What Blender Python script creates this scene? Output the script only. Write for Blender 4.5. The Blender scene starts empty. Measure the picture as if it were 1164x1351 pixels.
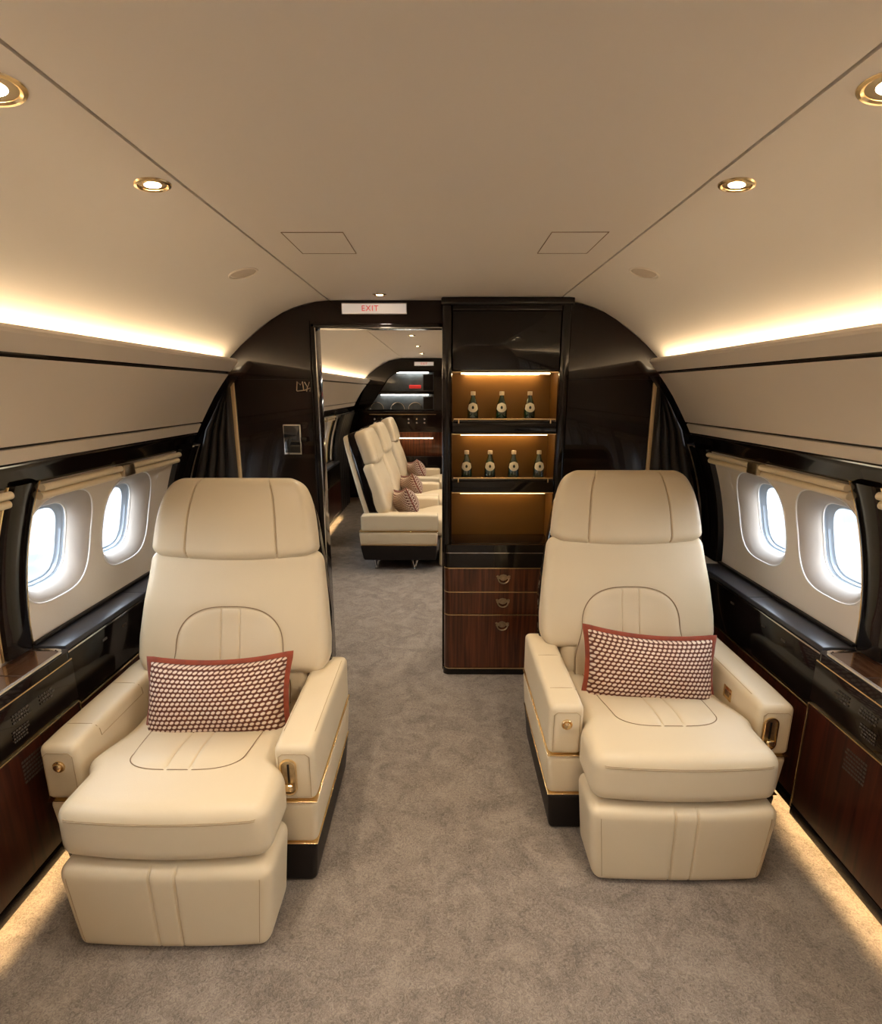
import bpy, bmesh, math, random
from mathutils import Vector, Matrix, Euler
random.seed(4)
C = bpy.context.scene.collection
PI = math.pi
R = math.radians

# ------------------------------------------------------------------ materials
def nodes_of(name):
    m = bpy.data.materials.new(name); m.use_nodes = True
    nt = m.node_tree
    return m, nt, nt.nodes['Principled BSDF']

def lin(c):
    return tuple(((v/12.92) if v <= .04045 else ((v+.055)/1.055)**2.4) for v in c)

def mat(name, col, rough=.5, metal=0, coat=0, bump=0, bscale=200, var=0, vscale=6, emit=None, estr=0, spec=.5, coat_rough=.03, sheen=0):
    m, nt, b = nodes_of(name)
    b.inputs['Base Color'].default_value = (*col, 1)
    b.inputs['Roughness'].default_value = rough
    b.inputs['Metallic'].default_value = metal
    b.inputs['Coat Weight'].default_value = coat
    b.inputs['Coat Roughness'].default_value = coat_rough
    b.inputs['Specular IOR Level'].default_value = spec
    if sheen: b.inputs['Sheen Weight'].default_value = sheen
    tc = nt.nodes.new('ShaderNodeTexCoord')
    if var:
        n = nt.nodes.new('ShaderNodeTexNoise'); n.inputs['Scale'].default_value = vscale; n.inputs['Detail'].default_value = 4
        nt.links.new(tc.outputs['Object'], n.inputs['Vector'])
        r = nt.nodes.new('ShaderNodeValToRGB')
        r.color_ramp.elements[0].position = .3; r.color_ramp.elements[1].position = .7
        r.color_ramp.elements[0].color = (*[max(0, c*(1-var)) for c in col], 1)
        r.color_ramp.elements[1].color = (*[min(1, c*(1+var)) for c in col], 1)
        nt.links.new(n.outputs['Fac'], r.inputs['Fac']); nt.links.new(r.outputs['Color'], b.inputs['Base Color'])
    if bump:
        n = nt.nodes.new('ShaderNodeTexNoise'); n.inputs['Scale'].default_value = bscale; n.inputs['Detail'].default_value = 3
        nt.links.new(tc.outputs['Object'], n.inputs['Vector'])
        bp = nt.nodes.new('ShaderNodeBump'); bp.inputs['Strength'].default_value = bump; bp.inputs['Distance'].default_value = .002
        nt.links.new(n.outputs['Fac'], bp.inputs['Height']); nt.links.new(bp.outputs['Normal'], b.inputs['Normal'])
    if emit:
        b.inputs['Emission Color'].default_value = (*emit, 1); b.inputs['Emission Strength'].default_value = estr
    return m

def wood(name, c1, c2, rough=.25, coat=1, scale=(60, 60, 3), coat_rough=.02):
    m, nt, b = nodes_of(name)
    tc = nt.nodes.new('ShaderNodeTexCoord'); mp = nt.nodes.new('ShaderNodeMapping')
    mp.inputs['Scale'].default_value = scale
    nt.links.new(tc.outputs['Object'], mp.inputs['Vector'])
    n = nt.nodes.new('ShaderNodeTexNoise'); n.inputs['Scale'].default_value = 1; n.inputs['Detail'].default_value = 6; n.inputs['Distortion'].default_value = .6
    nt.links.new(mp.outputs['Vector'], n.inputs['Vector'])
    r = nt.nodes.new('ShaderNodeValToRGB'); r.color_ramp.elements[0].position = .32; r.color_ramp.elements[1].position = .68
    r.color_ramp.elements[0].color = (*c1, 1); r.color_ramp.elements[1].color = (*c2, 1)
    nt.links.new(n.outputs['Fac'], r.inputs['Fac']); nt.links.new(r.outputs['Color'], b.inputs['Base Color'])
    b.inputs['Roughness'].default_value = rough; b.inputs['Coat Weight'].default_value = coat; b.inputs['Coat Roughness'].default_value = coat_rough; b.inputs['Specular IOR Level'].default_value = .22
    return m

def emis(name, col, strength):
    m = bpy.data.materials.new(name); m.use_nodes = True; nt = m.node_tree
    nt.nodes.remove(nt.nodes['Principled BSDF'])
    e = nt.nodes.new('ShaderNodeEmission'); e.inputs['Color'].default_value = (*col, 1); e.inputs['Strength'].default_value = strength
    nt.links.new(e.outputs[0], nt.nodes['Material Output'].inputs['Surface'])
    return m

def math_node(nt, op, a, b=None, c=None):
    n = nt.nodes.new('ShaderNodeMath'); n.operation = op
    for i, v in enumerate((a, b, c)):
        if v is None: continue
        if isinstance(v, (int, float)): n.inputs[i].default_value = v
        else: nt.links.new(v, n.inputs[i])
    return n.outputs[0]

def weave_mat():
    m, nt, b = nodes_of('woven_cushion_cloth')
    uv = nt.nodes.new('ShaderNodeUVMap'); uv.uv_map = 'UVMap'
    sp = nt.nodes.new('ShaderNodeSeparateXYZ'); nt.links.new(uv.outputs[0], sp.inputs[0])
    NX, NY = 26., 17.
    x = math_node(nt, 'MULTIPLY', sp.outputs[0], NX); y = math_node(nt, 'MULTIPLY', sp.outputs[1], NY)
    row = math_node(nt, 'FLOOR', y)
    off = math_node(nt, 'MULTIPLY', math_node(nt, 'MODULO', row, 2.), .5)
    fx = math_node(nt, 'SUBTRACT', math_node(nt, 'FRACT', math_node(nt, 'ADD', x, off)), .5)
    fy = math_node(nt, 'SUBTRACT', math_node(nt, 'FRACT', y), .5)
    ca, sa = math.cos(R(32)), math.sin(R(32))
    px = math_node(nt, 'ADD', math_node(nt, 'MULTIPLY', fx, ca), math_node(nt, 'MULTIPLY', fy, sa))
    py = math_node(nt, 'SUBTRACT', math_node(nt, 'MULTIPLY', fy, ca), math_node(nt, 'MULTIPLY', fx, sa))
    d = math_node(nt, 'SQRT', math_node(nt, 'ADD',
        math_node(nt, 'POWER', math_node(nt, 'DIVIDE', math_node(nt, 'ABSOLUTE', px), .52), 2.),
        math_node(nt, 'POWER', math_node(nt, 'DIVIDE', math_node(nt, 'ABSOLUTE', py), .37), 2.)))
    h = nt.nodes.new('ShaderNodeMapRange'); h.interpolation_type = 'SMOOTHSTEP'
    h.inputs[1].default_value = 1.05; h.inputs[2].default_value = .6; h.inputs[3].default_value = 0; h.inputs[4].default_value = 1
    nt.links.new(d, h.inputs[0])
    nz = nt.nodes.new('ShaderNodeTexNoise'); nz.inputs['Scale'].default_value = 4
    nt.links.new(uv.outputs[0], nz.inputs['Vector'])
    mixl = nt.nodes.new('ShaderNodeMix'); mixl.data_type = 'RGBA'
    mixl.inputs[6].default_value = (*lin((.82, .69, .59)), 1); mixl.inputs[7].default_value = (*lin((.93, .86, .78)), 1)
    nt.links.new(nz.outputs['Fac'], mixl.inputs[0])
    mix = nt.nodes.new('ShaderNodeMix'); mix.data_type = 'RGBA'
    mix.inputs[6].default_value = (*lin((.36, .17, .09)), 1)
    nt.links.new(mixl.outputs[2], mix.inputs[7]); nt.links.new(h.outputs[0], mix.inputs[0])
    nt.links.new(mix.outputs[2], b.inputs['Base Color'])
    bp = nt.nodes.new('ShaderNodeBump'); bp.inputs['Strength'].default_value = .7; bp.inputs['Distance'].default_value = .004
    nt.links.new(h.outputs[0], bp.inputs['Height']); nt.links.new(bp.outputs['Normal'], b.inputs['Normal'])
    b.inputs['Roughness'].default_value = .85
    return m

def carpet_mat():
    m, nt, b = nodes_of('taupe_carpet')
    tc = nt.nodes.new('ShaderNodeTexCoord')
    n1 = nt.nodes.new('ShaderNodeTexNoise'); n1.inputs['Scale'].default_value = 9; n1.inputs['Detail'].default_value = 5; n1.inputs['Distortion'].default_value = 1.2
    n2 = nt.nodes.new('ShaderNodeTexNoise'); n2.inputs['Scale'].default_value = 75; n2.inputs['Detail'].default_value = 4; n2.inputs['Distortion'].default_value = 2.5
    n3 = nt.nodes.new('ShaderNodeTexNoise'); n3.inputs['Scale'].default_value = 420; n3.inputs['Detail'].default_value = 2
    for n in (n1, n2, n3): nt.links.new(tc.outputs['Object'], n.inputs['Vector'])
    a = math_node(nt, 'ADD', math_node(nt, 'MULTIPLY', n1.outputs['Fac'], .3), math_node(nt, 'MULTIPLY', n2.outputs['Fac'], .45))
    a = math_node(nt, 'ADD', a, math_node(nt, 'MULTIPLY', n3.outputs['Fac'], .25))
    r = nt.nodes.new('ShaderNodeValToRGB'); r.color_ramp.elements[0].position = .39; r.color_ramp.elements[1].position = .61
    r.color_ramp.elements[0].color = (*lin((.415, .372, .333)), 1); r.color_ramp.elements[1].color = (*lin((.635, .58, .525)), 1)
    nt.links.new(a, r.inputs['Fac']); nt.links.new(r.outputs['Color'], b.inputs['Base Color'])
    bp = nt.nodes.new('ShaderNodeBump'); bp.inputs['Strength'].default_value = .7; bp.inputs['Distance'].default_value = .010
    hh = math_node(nt, 'ADD', math_node(nt, 'MULTIPLY', n2.outputs['Fac'], .7), math_node(nt, 'MULTIPLY', n3.outputs['Fac'], .3))
    nt.links.new(hh, bp.inputs['Height']); nt.links.new(bp.outputs['Normal'], b.inputs['Normal'])
    b.inputs['Roughness'].default_value = .95; b.inputs['Specular IOR Level'].default_value = .15
    b.inputs['Sheen Weight'].default_value = .15
    return m

def pane_mat():
    m = bpy.data.materials.new('window_glass'); m.use_nodes = True; nt = m.node_tree
    nt.nodes.remove(nt.nodes['Principled BSDF'])
    t = nt.nodes.new('ShaderNodeBsdfTransparent'); t.inputs[0].default_value = (.97, .985, 1, 1)
    g = nt.nodes.new('ShaderNodeBsdfGlossy'); g.inputs['Roughness'].default_value = .01
    f = nt.nodes.new('ShaderNodeLayerWeight')
    fac = math_node(nt, 'ADD', math_node(nt, 'MULTIPLY', math_node(nt, 'POWER', f.outputs['Facing'], 5.), .5), .02)
    mx = nt.nodes.new('ShaderNodeMixShader')
    nt.links.new(fac, mx.inputs[0]); nt.links.new(t.outputs[0], mx.inputs[1]); nt.links.new(g.outputs[0], mx.inputs[2])
    nt.links.new(mx.outputs[0], nt.nodes['Material Output'].inputs['Surface'])
    return m

def ground_mat():
    m, nt, b = nodes_of('pale_snowy_ground')
    tc = nt.nodes.new('ShaderNodeTexCoord')
    n = nt.nodes.new('ShaderNodeTexNoise'); n.inputs['Scale'].default_value = .35; n.inputs['Detail'].default_value = 6; n.inputs['Distortion'].default_value = 1
    nt.links.new(tc.outputs['Object'], n.inputs['Vector'])
    r = nt.nodes.new('ShaderNodeValToRGB')
    r.color_ramp.elements[0].position = .38; r.color_ramp.elements[0].color = (.033, .037, .043, 1)
    r.color_ramp.elements[1].position = .52; r.color_ramp.elements[1].color = (.058, .058, .058, 1)
    e = r.color_ramp.elements.new(.45); e.color = (.046, .043, .037, 1)
    nt.links.new(n.outputs['Fac'], r.inputs['Fac']); nt.links.new(r.outputs['Color'], b.inputs['Base Color'])
    b.inputs['Roughness'].default_value = .9
    return m

WARM = (1, .78, .50)
M = dict(
    leather=mat('cream_leather', lin((.825, .755, .63)), .42, bump=.10, bscale=260, var=.02, vscale=5, spec=.4),
    leather2=mat('cream_leather_panel', lin((.825, .755, .63)), .42, bump=.12, bscale=260, var=.02, vscale=7, spec=.4),
    stitch=mat('tan_stitching', lin((.68, .585, .455)), .7), seam=mat('dark_tan_seam', lin((.54, .44, .33)), .7), rail=mat('satin_cream_rail', lin((.94, .87, .74)), .3, bump=.02, bscale=40),
    liner=mat('cream_liner', lin((.90, .855, .795)), .5, bump=.04, bscale=300, var=.012, vscale=3),
    ceil=mat('ceiling_cream', lin((.90, .865, .82)), .6, bump=.05, bscale=350, var=.012, vscale=2),
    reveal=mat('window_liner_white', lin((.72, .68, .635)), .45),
    rim_highlight=mat('white_rim_highlight', lin((.96, .95, .93)), .3),
    gasket=mat('grey_blue_gasket', lin((.62, .66, .70)), .45),
    glass=pane_mat(),
    black=mat('black_lacquer', (.006, .004, .0035), .14, coat=.35, spec=.25),
    blackm=mat('black_satin', (.010, .007, .006), .38, spec=.22),
    groove=mat('dark_gap', (.008, .006, .005), .7),
    darkwood=wood('dark_lacquered_wood', (.006, .0025, .0015), (.015, .006, .004), .2, .3, (40, 40, 3)),
    mahog=wood('mahogany_veneer', lin((.20, .095, .05)), lin((.40, .21, .115)), .3, .8, (70, 70, 2.5)),
    consolewood=wood('dark_mahogany', lin((.13, .055, .035)), lin((.27, .12, .07)), .34, .12, (50, 50, 2.5)),
    traywood=wood('brown_tray_veneer', lin((.22, .13, .08)), lin((.42, .28, .19)), .18, 1, (40, 4, 40)),
    gold=mat('polished_gold', (.90, .68, .37), .24, 1, bump=.02, bscale=50),
    satingold=mat('satin_gold', (.85, .64, .36), .32, .45, bump=.02, bscale=50),
    brass=mat('aged_brass', (.50, .40, .26), .30, 1, var=.2, vscale=60),
    chrome=mat('polished_steel', (.72, .71, .69), .14, 1, bump=.01, bscale=40),
    ledge=mat('charcoal_ledge_leather', (.035, .035, .040), .33, bump=.08, bscale=350),
    curtain=mat('black_pleated_leather', (.026, .022, .020), .38, bump=.1, bscale=200),
    carpet=carpet_mat(), weave=weave_mat(),
    rust=mat('rust_velvet', lin((.52, .21, .09)), .85, bump=.4, bscale=300, var=.25, vscale=20, sheen=.4),
    ground=ground_mat(),
    niche=mat('bronze_niche', lin((.44, .30, .11)), .42, metal=.3, bump=.02, bscale=90),
    bottle=mat('dark_green_glass', (.006, .03, .012), .06, coat=1, spec=.8),
    cap=mat('cream_foil', lin((.85, .78, .66)), .35),
    label=mat('cream_label', lin((.92, .88, .78)), .6),
    emblem=mat('dark_label_print', lin((.10, .16, .10)), .5),
    shelf=mat('smoked_glass', (.03, .025, .02), .05, coat=1),
    cove=emis('cove_led', WARM, 11),
    floorled=emis('floor_led', (1, .68, .33), 28),
    nicheled=emis('niche_led', (1, .72, .36), 9), nichefill=emis('niche_added_glow', (1, .70, .33), 30),
    bulb=emis('lamp_bulb', (1, .76, .46), 45),
    whiteled=emis('white_led', (1, .92, .80), 9),
    signface=mat('lit_sign_face', lin((.88, .84, .80)), .4, emit=(1, .93, .87), estr=.16),
    signred=mat('red_sign_letters', lin((.80, .16, .14)), .5, emit=(.8, .05, .04), estr=.25),
    screen=mat('dark_screen', (.012, .013, .015), .08, coat=1),
    placard=mat('placard_print', lin((.25, .22, .19)), .5),
    glassgrey=mat('grey_cabinet_glass', lin((.34, .37, .39)), .12, coat=1, var=.35, vscale=5),
    grille=mat('speaker_mesh', lin((.78, .72, .65)), .7, bump=.3, bscale=500),
)

# ------------------------------------------------------------------ mesh helpers
class MB:
    def __init__(s): s.bm = bmesh.new()
    def v(s, *ps): return [s.bm.verts.new(p) for p in ps]
    def face(s, vs):
        try: return s.bm.faces.new(vs)
        except ValueError: return None
    def box(s, x0, x1, y0, y1, z0, z1, r=0, seg=3, warp=None):
        b = bmesh.new(); bmesh.ops.create_cube(b, size=1)
        for v in b.verts:
            v.co = Vector(((x0+x1)/2+v.co.x*(x1-x0), (y0+y1)/2+v.co.y*(y1-y0), (z0+z1)/2+v.co.z*(z1-z0)))
        if r: bmesh.ops.bevel(b, geom=b.edges[:], offset=r, segments=seg, profile=.5, affect='EDGES')
        if warp:
            for v in b.verts: v.co = Vector(warp(*v.co))
        s.merge(b); return s
    def merge(s, b):
        mp = {}
        for v in b.verts: mp[v] = s.bm.verts.new(v.co)
        for f in b.faces:
            try: s.bm.faces.new([mp[v] for v in f.verts])
            except ValueError: pass
        b.free()
    def tube(s, pts, r, n=8, closed=False, cap=True):
        pts = [Vector(p) for p in pts]; N = len(pts); rings = []
        up = None
        for i, p in enumerate(pts):
            if closed: t = pts[(i+1) % N]-pts[i-1]
            else: t = pts[min(i+1, N-1)]-pts[max(i-1, 0)]
            t.normalize()
            if up is None:
                up = Vector((0, 0, 1)) if abs(t.z) < .9 else Vector((1, 0, 0))
            a = t.cross(up)
            if a.length < 1e-5: a = t.cross(Vector((0, 1, 0)))
            a.normalize(); b = a.cross(t).normalized(); up = b
            rr = r[i] if isinstance(r, (list, tuple)) else r
            rings.append([s.bm.verts.new(p+a*rr*math.cos(2*PI*k/n)+b*rr*math.sin(2*PI*k/n)) for k in range(n)])
        for i in range(N if closed else N-1):
            A, B = rings[i], rings[(i+1) % N]
            for k in range(n): s.face([A[k], A[(k+1) % n], B[(k+1) % n], B[k]])
        if cap and not closed: s.face(rings[0][::-1]); s.face(rings[-1])
        return s
    def lathe(s, prof, n=32, at=(0, 0, 0), axis='z', a0=0, a1=2*PI):
        full = abs(a1-a0-2*PI) < 1e-6; rings = []
        K = n if full else n+1
        for (r, h) in prof:
            ring = []
            for k in range(K):
                a = a0+(a1-a0)*k/n
                p = Vector((r*math.cos(a), r*math.sin(a), h))
                if axis == 'y': p = Vector((p.x, p.z, p.y))
                if axis == 'x': p = Vector((p.z, p.x, p.y))
                ring.append(s.bm.verts.new(p+Vector(at)))
            rings.append(ring)
        for i in range(len(rings)-1):
            for k in range(K if full else K-1):
                s.face([rings[i][k], rings[i][(k+1) % K], rings[i+1][(k+1) % K], rings[i+1][k]])
        if full:
            if prof[0][0] > 1e-5: s.face(rings[0][::-1])
            if prof[-1][0] > 1e-5: s.face(rings[-1])
        return s
    def prism(s, poly, a, b, axis='y'):
        # poly in (p,q): axis y -> (x,z); axis z -> (x,y); axis x -> (y,z)
        def P(p, q, t): return {'y': (p, t, q), 'z': (p, q, t), 'x': (t, p, q)}[axis]
        A = s.v(*[P(p, q, a) for p, q in poly]); B = s.v(*[P(p, q, b) for p, q in poly])
        n = len(poly)
        s.face(A); s.face(B[::-1])
        for i in range(n): s.face([A[i], B[i], B[(i+1) % n], A[(i+1) % n]])
        return s
    def grid(s, fn, us, vs):
        V = [[s.bm.verts.new(fn(u, v)) for u in us] for v in vs]
        for j in range(len(vs)-1):
            for i in range(len(us)-1):
                s.face([V[j][i], V[j][i+1], V[j+1][i+1], V[j+1][i]])
        return V
    def loft(s, loops, closed=True):
        L = [[s.bm.verts.new(p) for p in lp] for lp in loops]
        for a, b in zip(L, L[1:]):
            n = len(a)
            for i in range(n if closed else n-1): s.face([a[i], a[(i+1) % n], b[(i+1) % n], b[i]])
        return L
    def dense(s, lo, hi, r, n=(20, 8, 20), warp=None, extra=((), (), ())):
        ax = []
        for k in range(3):
            pts = set()
            rr = min(r, (hi[k]-lo[k])/2)
            for i in range(6):
                f = rr*(1-math.cos(i/5*PI/2)) if i < 5 else rr
                pts.add(round(lo[k]+f, 5)); pts.add(round(hi[k]-f, 5))
            for i in range(n[k]+1): pts.add(round(lo[k]+rr+(hi[k]-lo[k]-2*rr)*i/n[k], 5))
            for e in extra[k]:
                for d in (-.007, -.0045, -.0025, -.001, .001, .0025, .0045, .007): pts.add(round(e+d, 5))
            p = sorted(pts); q = [p[0]]
            for t in p[1:]:
                if t-q[-1] > .0004: q.append(t)
            ax.append(q)
        cache = {}
        def vert(x, y, z):
            key = (x, y, z)
            if key in cache: return cache[key]
            p = Vector(key); rv = [min(r, (hi[k]-lo[k])/2) for k in range(3)]
            c = Vector([min(max(p[k], lo[k]+rv[k]), hi[k]-rv[k]) for k in range(3)])
            d = p-c; d2 = Vector([d[k]/rv[k] for k in range(3)])
            L = d2.length
            if L > 1e-6:
                d2 /= L; p = c+Vector([d2[k]*rv[k] for k in range(3)])
            if warp: p = Vector(warp(*p))
            w = s.bm.verts.new(p); cache[key] = w; return w
        X, Y, Z = ax
        for z, fl in ((Z[0], 1), (Z[-1], 0)):
            for i in range(len(X)-1):
                for j in range(len(Y)-1):
                    q = [vert(X[i], Y[j], z), vert(X[i+1], Y[j], z), vert(X[i+1], Y[j+1], z), vert(X[i], Y[j+1], z)]
                    s.face(q[::-1] if fl else q)
        for y, fl in ((Y[0], 0), (Y[-1], 1)):
            for i in range(len(X)-1):
                for j in range(len(Z)-1):
                    q = [vert(X[i], y, Z[j]), vert(X[i+1], y, Z[j]), vert(X[i+1], y, Z[j+1]), vert(X[i], y, Z[j+1])]
                    s.face(q[::-1] if fl else q)
        for x, fl in ((X[0], 1), (X[-1], 0)):
            for i in range(len(Y)-1):
                for j in range(len(Z)-1):
                    q = [vert(x, Y[i], Z[j]), vert(x, Y[i+1], Z[j]), vert(x, Y[i+1], Z[j+1]), vert(x, Y[i], Z[j+1])]
                    s.face(q[::-1] if fl else q)
        return s
    def mirror_x(s):
        for v in s.bm.verts: v.co.x *= -1
        bmesh.ops.reverse_faces(s.bm, faces=s.bm.faces[:]); return s
    def build(s, name, m, parent=None, loc=None, smooth=True, ang=32, normals=True, uvfn=None):
        if normals: bmesh.ops.recalc_face_normals(s.bm, faces=s.bm.faces[:])
        me = bpy.data.meshes.new(name); s.bm.to_mesh(me); s.bm.free()
        me.materials.append(m)
        if smooth:
            for p in me.polygons: p.use_smooth = True
            me.set_sharp_from_angle(angle=R(ang))
        o = bpy.data.objects.new(name, me); C.objects.link(o)
        if parent: o.parent = parent
        if loc: o.location = loc
        return o

def thing(name, label, cat, loc=(0, 0, 0), rot=(0, 0, 0), group=None):
    o = bpy.data.objects.new(name, None); C.objects.link(o); o.empty_display_size = .1
    o.location = loc; o.rotation_euler = rot
    o['label'] = label; o['category'] = cat
    if group: o['group'] = group
    return o
def tag(o, label, cat, group=None):
    o['label'] = label; o['category'] = cat
    if group: o['group'] = group
    return o
def struct(o): o['kind'] = 'structure'; return o
def copy_tree(o, parent=None):
    c = o.copy(); C.objects.link(c)
    if parent is not None: c.parent = parent
    for ch in list(o.children): copy_tree(ch, c)
    return c
def interp(tab, t):
    if t <= tab[0][0]: return tab[0][1]
    for (a, va), (b, vb) in zip(tab, tab[1:]):
        if t <= b: return va+(vb-va)*(t-a)/(b-a)
    return tab[-1][1]
def smooth(t): t = max(0, min(1, t)); return t*t*(3-2*t)
def lines(n, a, b): return [a+(b-a)*i/n for i in range(n+1)]

# ------------------------------------------------------------------ cabin dimensions
ZC = 1.922; YB0 = -1.95; YD = 2.663; YD2 = 2.765; YE = 7.42
HC = .69; HR = 1.35
def hull(z): return math.sqrt(HR*HR-(z-HC)**2) if z > HC else HR
ARCH = [(.553, 1.922), (.61, 1.9165), (.665, 1.906), (.72, 1.890), (.775, 1.867), (.83, 1.836), (.885, 1.799), (.94, 1.757), (.99, 1.715), (1.04, 1.667), (1.085, 1.620), (1.12, 1.575)]
def arch_z(x):
    x = abs(x)
    return ZC if x <= .553 else interp(ARCH, x)
def arch_n(x):
    d = .01; s = (arch_z(x+d)-arch_z(x-d))/(2*d)
    return Vector((s, 0, -1)).normalized()        # points down into the cabin (for x>0: -x side)

# floor
fl = MB(); fl.box(-1.42, 1.42, YB0, YE+.1, -.06, 0)
struct(fl.build('floor', M['carpet'], smooth=False))

# ceiling: centre panel and two vaulted sides with a shadow gap between
def ceiling_poly():
    under = [(-x, z) for x, z in ARCH[::-1]] + [(-.5535, 1.934), (-.545, 1.934), (-.545, ZC), (.545, ZC), (.545, 1.934), (.5535, 1.934)] + ARCH
    top = [(1.16, 1.60), (1.0, 1.77), (.8, 1.90), (.6, 1.965), (-.6, 1.965), (-.8, 1.90), (-1.0, 1.77), (-1.16, 1.60)]
    return under+top
def ceiling(y0, y1):
    b = MB(); poly = ceiling_poly()
    A = b.v(*[(p, y0, q) for p, q in poly]); B = b.v(*[(p, y1, q) for p, q in poly]); n = len(poly)
    for i in range(n): b.face([A[i], B[i], B[(i+1) % n], A[(i+1) % n]])
    fa = b.face(A); fb = b.face(B[::-1])
    bmesh.ops.triangulate(b.bm, faces=[f for f in (fa, fb) if f])
    return struct(b.build('ceiling', M['ceil'], ang=14))
ceiling(YB0, YD); ceiling(YD+.001, YE)
k = 0
for y0, y1 in ((YB0, YD-.001), (YD2, YE)):
    for sx in (-1, 1):
        k += 1
        b = MB().box(sx*.549-.0038, sx*.549+.0038, y0, y1, 1.9325, 1.9345)
        struct(b.build('trim_%d' % k, M['groove'], smooth=False))

# ------------------------------------------------------------------ side walls and windows
WZ0, WZ1, WZC = .66, 1.237, .985
HWW, HWH = .165, .187
def se(th, a, b, n=3.1):
    c, s = math.cos(th), math.sin(th)
    return (a*math.copysign(abs(c)**(2/n), c), b*math.copysign(abs(s)**(2/n), s))
NL = 96
def wall_panel(sx, segs, windows, ranges, name):
    """ranges: plain strips; windows: tile centres"""
    b = MB()
    for yc in windows:
        h = .1976
        loops = []
        angs = [2*PI*i/NL for i in range(NL)]
        outer = []; inner = []
        for th in angs:
            iy, iz = se(th, HWW, HWH)
            c, s_ = iy, iz
            t = 1e9
            if abs(c) > 1e-9: t = min(t, h/abs(c))
            if s_ > 1e-9: t = min(t, (WZ1-WZC)/s_)
            if s_ < -1e-9: t = min(t, (WZ0-WZC)/s_)
            inner.append((iy, iz)); outer.append((c*t, s_*t))
        # snap the ray nearest to each corner onto the corner
        for cy, cz in ((h, WZ1-WZC), (-h, WZ1-WZC), (h, WZ0-WZC), (-h, WZ0-WZC)):
            j = min(range(NL), key=lambda i: (outer[i][0]-cy)**2+(outer[i][1]-cz)**2)
            outer[j] = (cy, cz)
        for q in (0, .25, .5, .75, 1):
            lp = []
            for (oy, oz), (iy, iz) in zip(outer, inner):
                y = oy+(iy-oy)*q; z = WZC+oz+(iz-oz)*q
                lp.append((sx*hull(z), yc+y, z))
            loops.append(lp)
        b.loft(loops)
    for y0, y1 in ranges:
        b.grid(lambda u, v: (sx*hull(v), u, v), [y0, y1], lines(14, WZ0, WZ1))
    y0, y1 = segs
    b.grid(lambda u, v: (sx*HR, u, v), [y0, y1], [0, WZ0])
    up = [(hull(WZ1), WZ1), (1.33, 1.26), (1.27, 1.45), (1.19, 1.60), (1.10, 1.70)]
    upper_wall = MB(); upper_wall.grid(lambda u, v: (sx*up[v][0], u, up[v][1]), [y0, y1], range(5))  # upper cabin wall behind the bins, only numbered among the trims
    struct(upper_wall.build('trim_%d' % (80+len([o for o in bpy.data.objects if o.name.startswith('trim_8')])), M['blackm']))
    bmesh.ops.remove_doubles(b.bm, verts=b.bm.verts[:], dist=.0004)
    return struct(b.build(name, M['liner'], ang=20))

BAYS = [(1.56, 2.42), (.575, 1.45), (-.41, .465), (-1.395, -.52)]
WIN = [1.715, 2.11, .735, 1.13, -.25, .145, -1.235, -.84]
FWIN = [3.30, 3.695, 4.28, 4.675, 5.30, 5.695]
def strips(ws, y0, y1):
    ws = sorted(ws); out = []; c = y0
    for w in ws:
        out.append((c, w-.1976)); c = w+.1976
    out.append((c, y1)); return [r for r in out if r[1]-r[0] > .001]
for sx, side in ((-1, 'left'), (1, 'right')):
    wall_panel(sx, (YB0, YD), WIN, strips(WIN, YB0, YD), 'wall_'+side)
    wall_panel(sx, (YD2, YE), FWIN, strips(FWIN, YD2, YE), 'wall_'+side+'_far')

def make_window(sx):
    root = bpy.data.objects.new('window', None); C.objects.link(root); struct(root)
    def loop(a, b, d, n=3.1):
        return [(sx*(hull(WZC+se(2*PI*i/NL, a, b, n)[1])+d), se(2*PI*i/NL, a, b, n)[0], WZC+se(2*PI*i/NL, a, b, n)[1]) for i in range(NL)]
    r = MB(); steps = []
    for t in lines(9, 0, 1):
        e = 1-(1-t)**1.6
        steps.append(loop(HWW-.002-.048*e, HWH-.002-.043*e, -.0+.001+.060*t**1.25))
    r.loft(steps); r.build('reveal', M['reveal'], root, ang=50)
    MB().tube(loop(HWW-.001, HWH-.001, -.001), .0028, 8, closed=True).build('rim_highlight', M['rim_highlight'], root)  # white tubes on both reveal edges stand in for the rim highlight
    MB().tube(loop(HWW-.050, HWH-.045, .061), .0032, 8, closed=True).build('rim_highlight', M['rim_highlight'], root)
    g = MB(); g.loft([loop(HWW-.050, HWH-.045, .062), loop(HWW-.055, HWH-.050, .071), loop(HWW-.059, HWH-.054, .072), loop(HWW-.062, HWH-.057, .083), loop(HWW-.068, HWH-.063, .085)])
    g.build('gasket', M['gasket'], root, ang=60)
    p = MB(); lp = loop(HWW-.064, HWH-.059, .083); lq = loop(HWW-.064, HWH-.059, .087)
    L = p.loft([lp, lq]); p.face(L[0]); p.face(L[1][::-1])
    p.build('pane', M['glass'], root)
    return root
n = 0
for sx in (-1, 1):
    proto = None
    for y in WIN+FWIN:
        n += 1
        if proto is None: w = proto = make_window(sx)
        else: w = copy_tree(proto)
        w.name = 'window_%d' % n; w.location = (0, y, 0)

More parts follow.
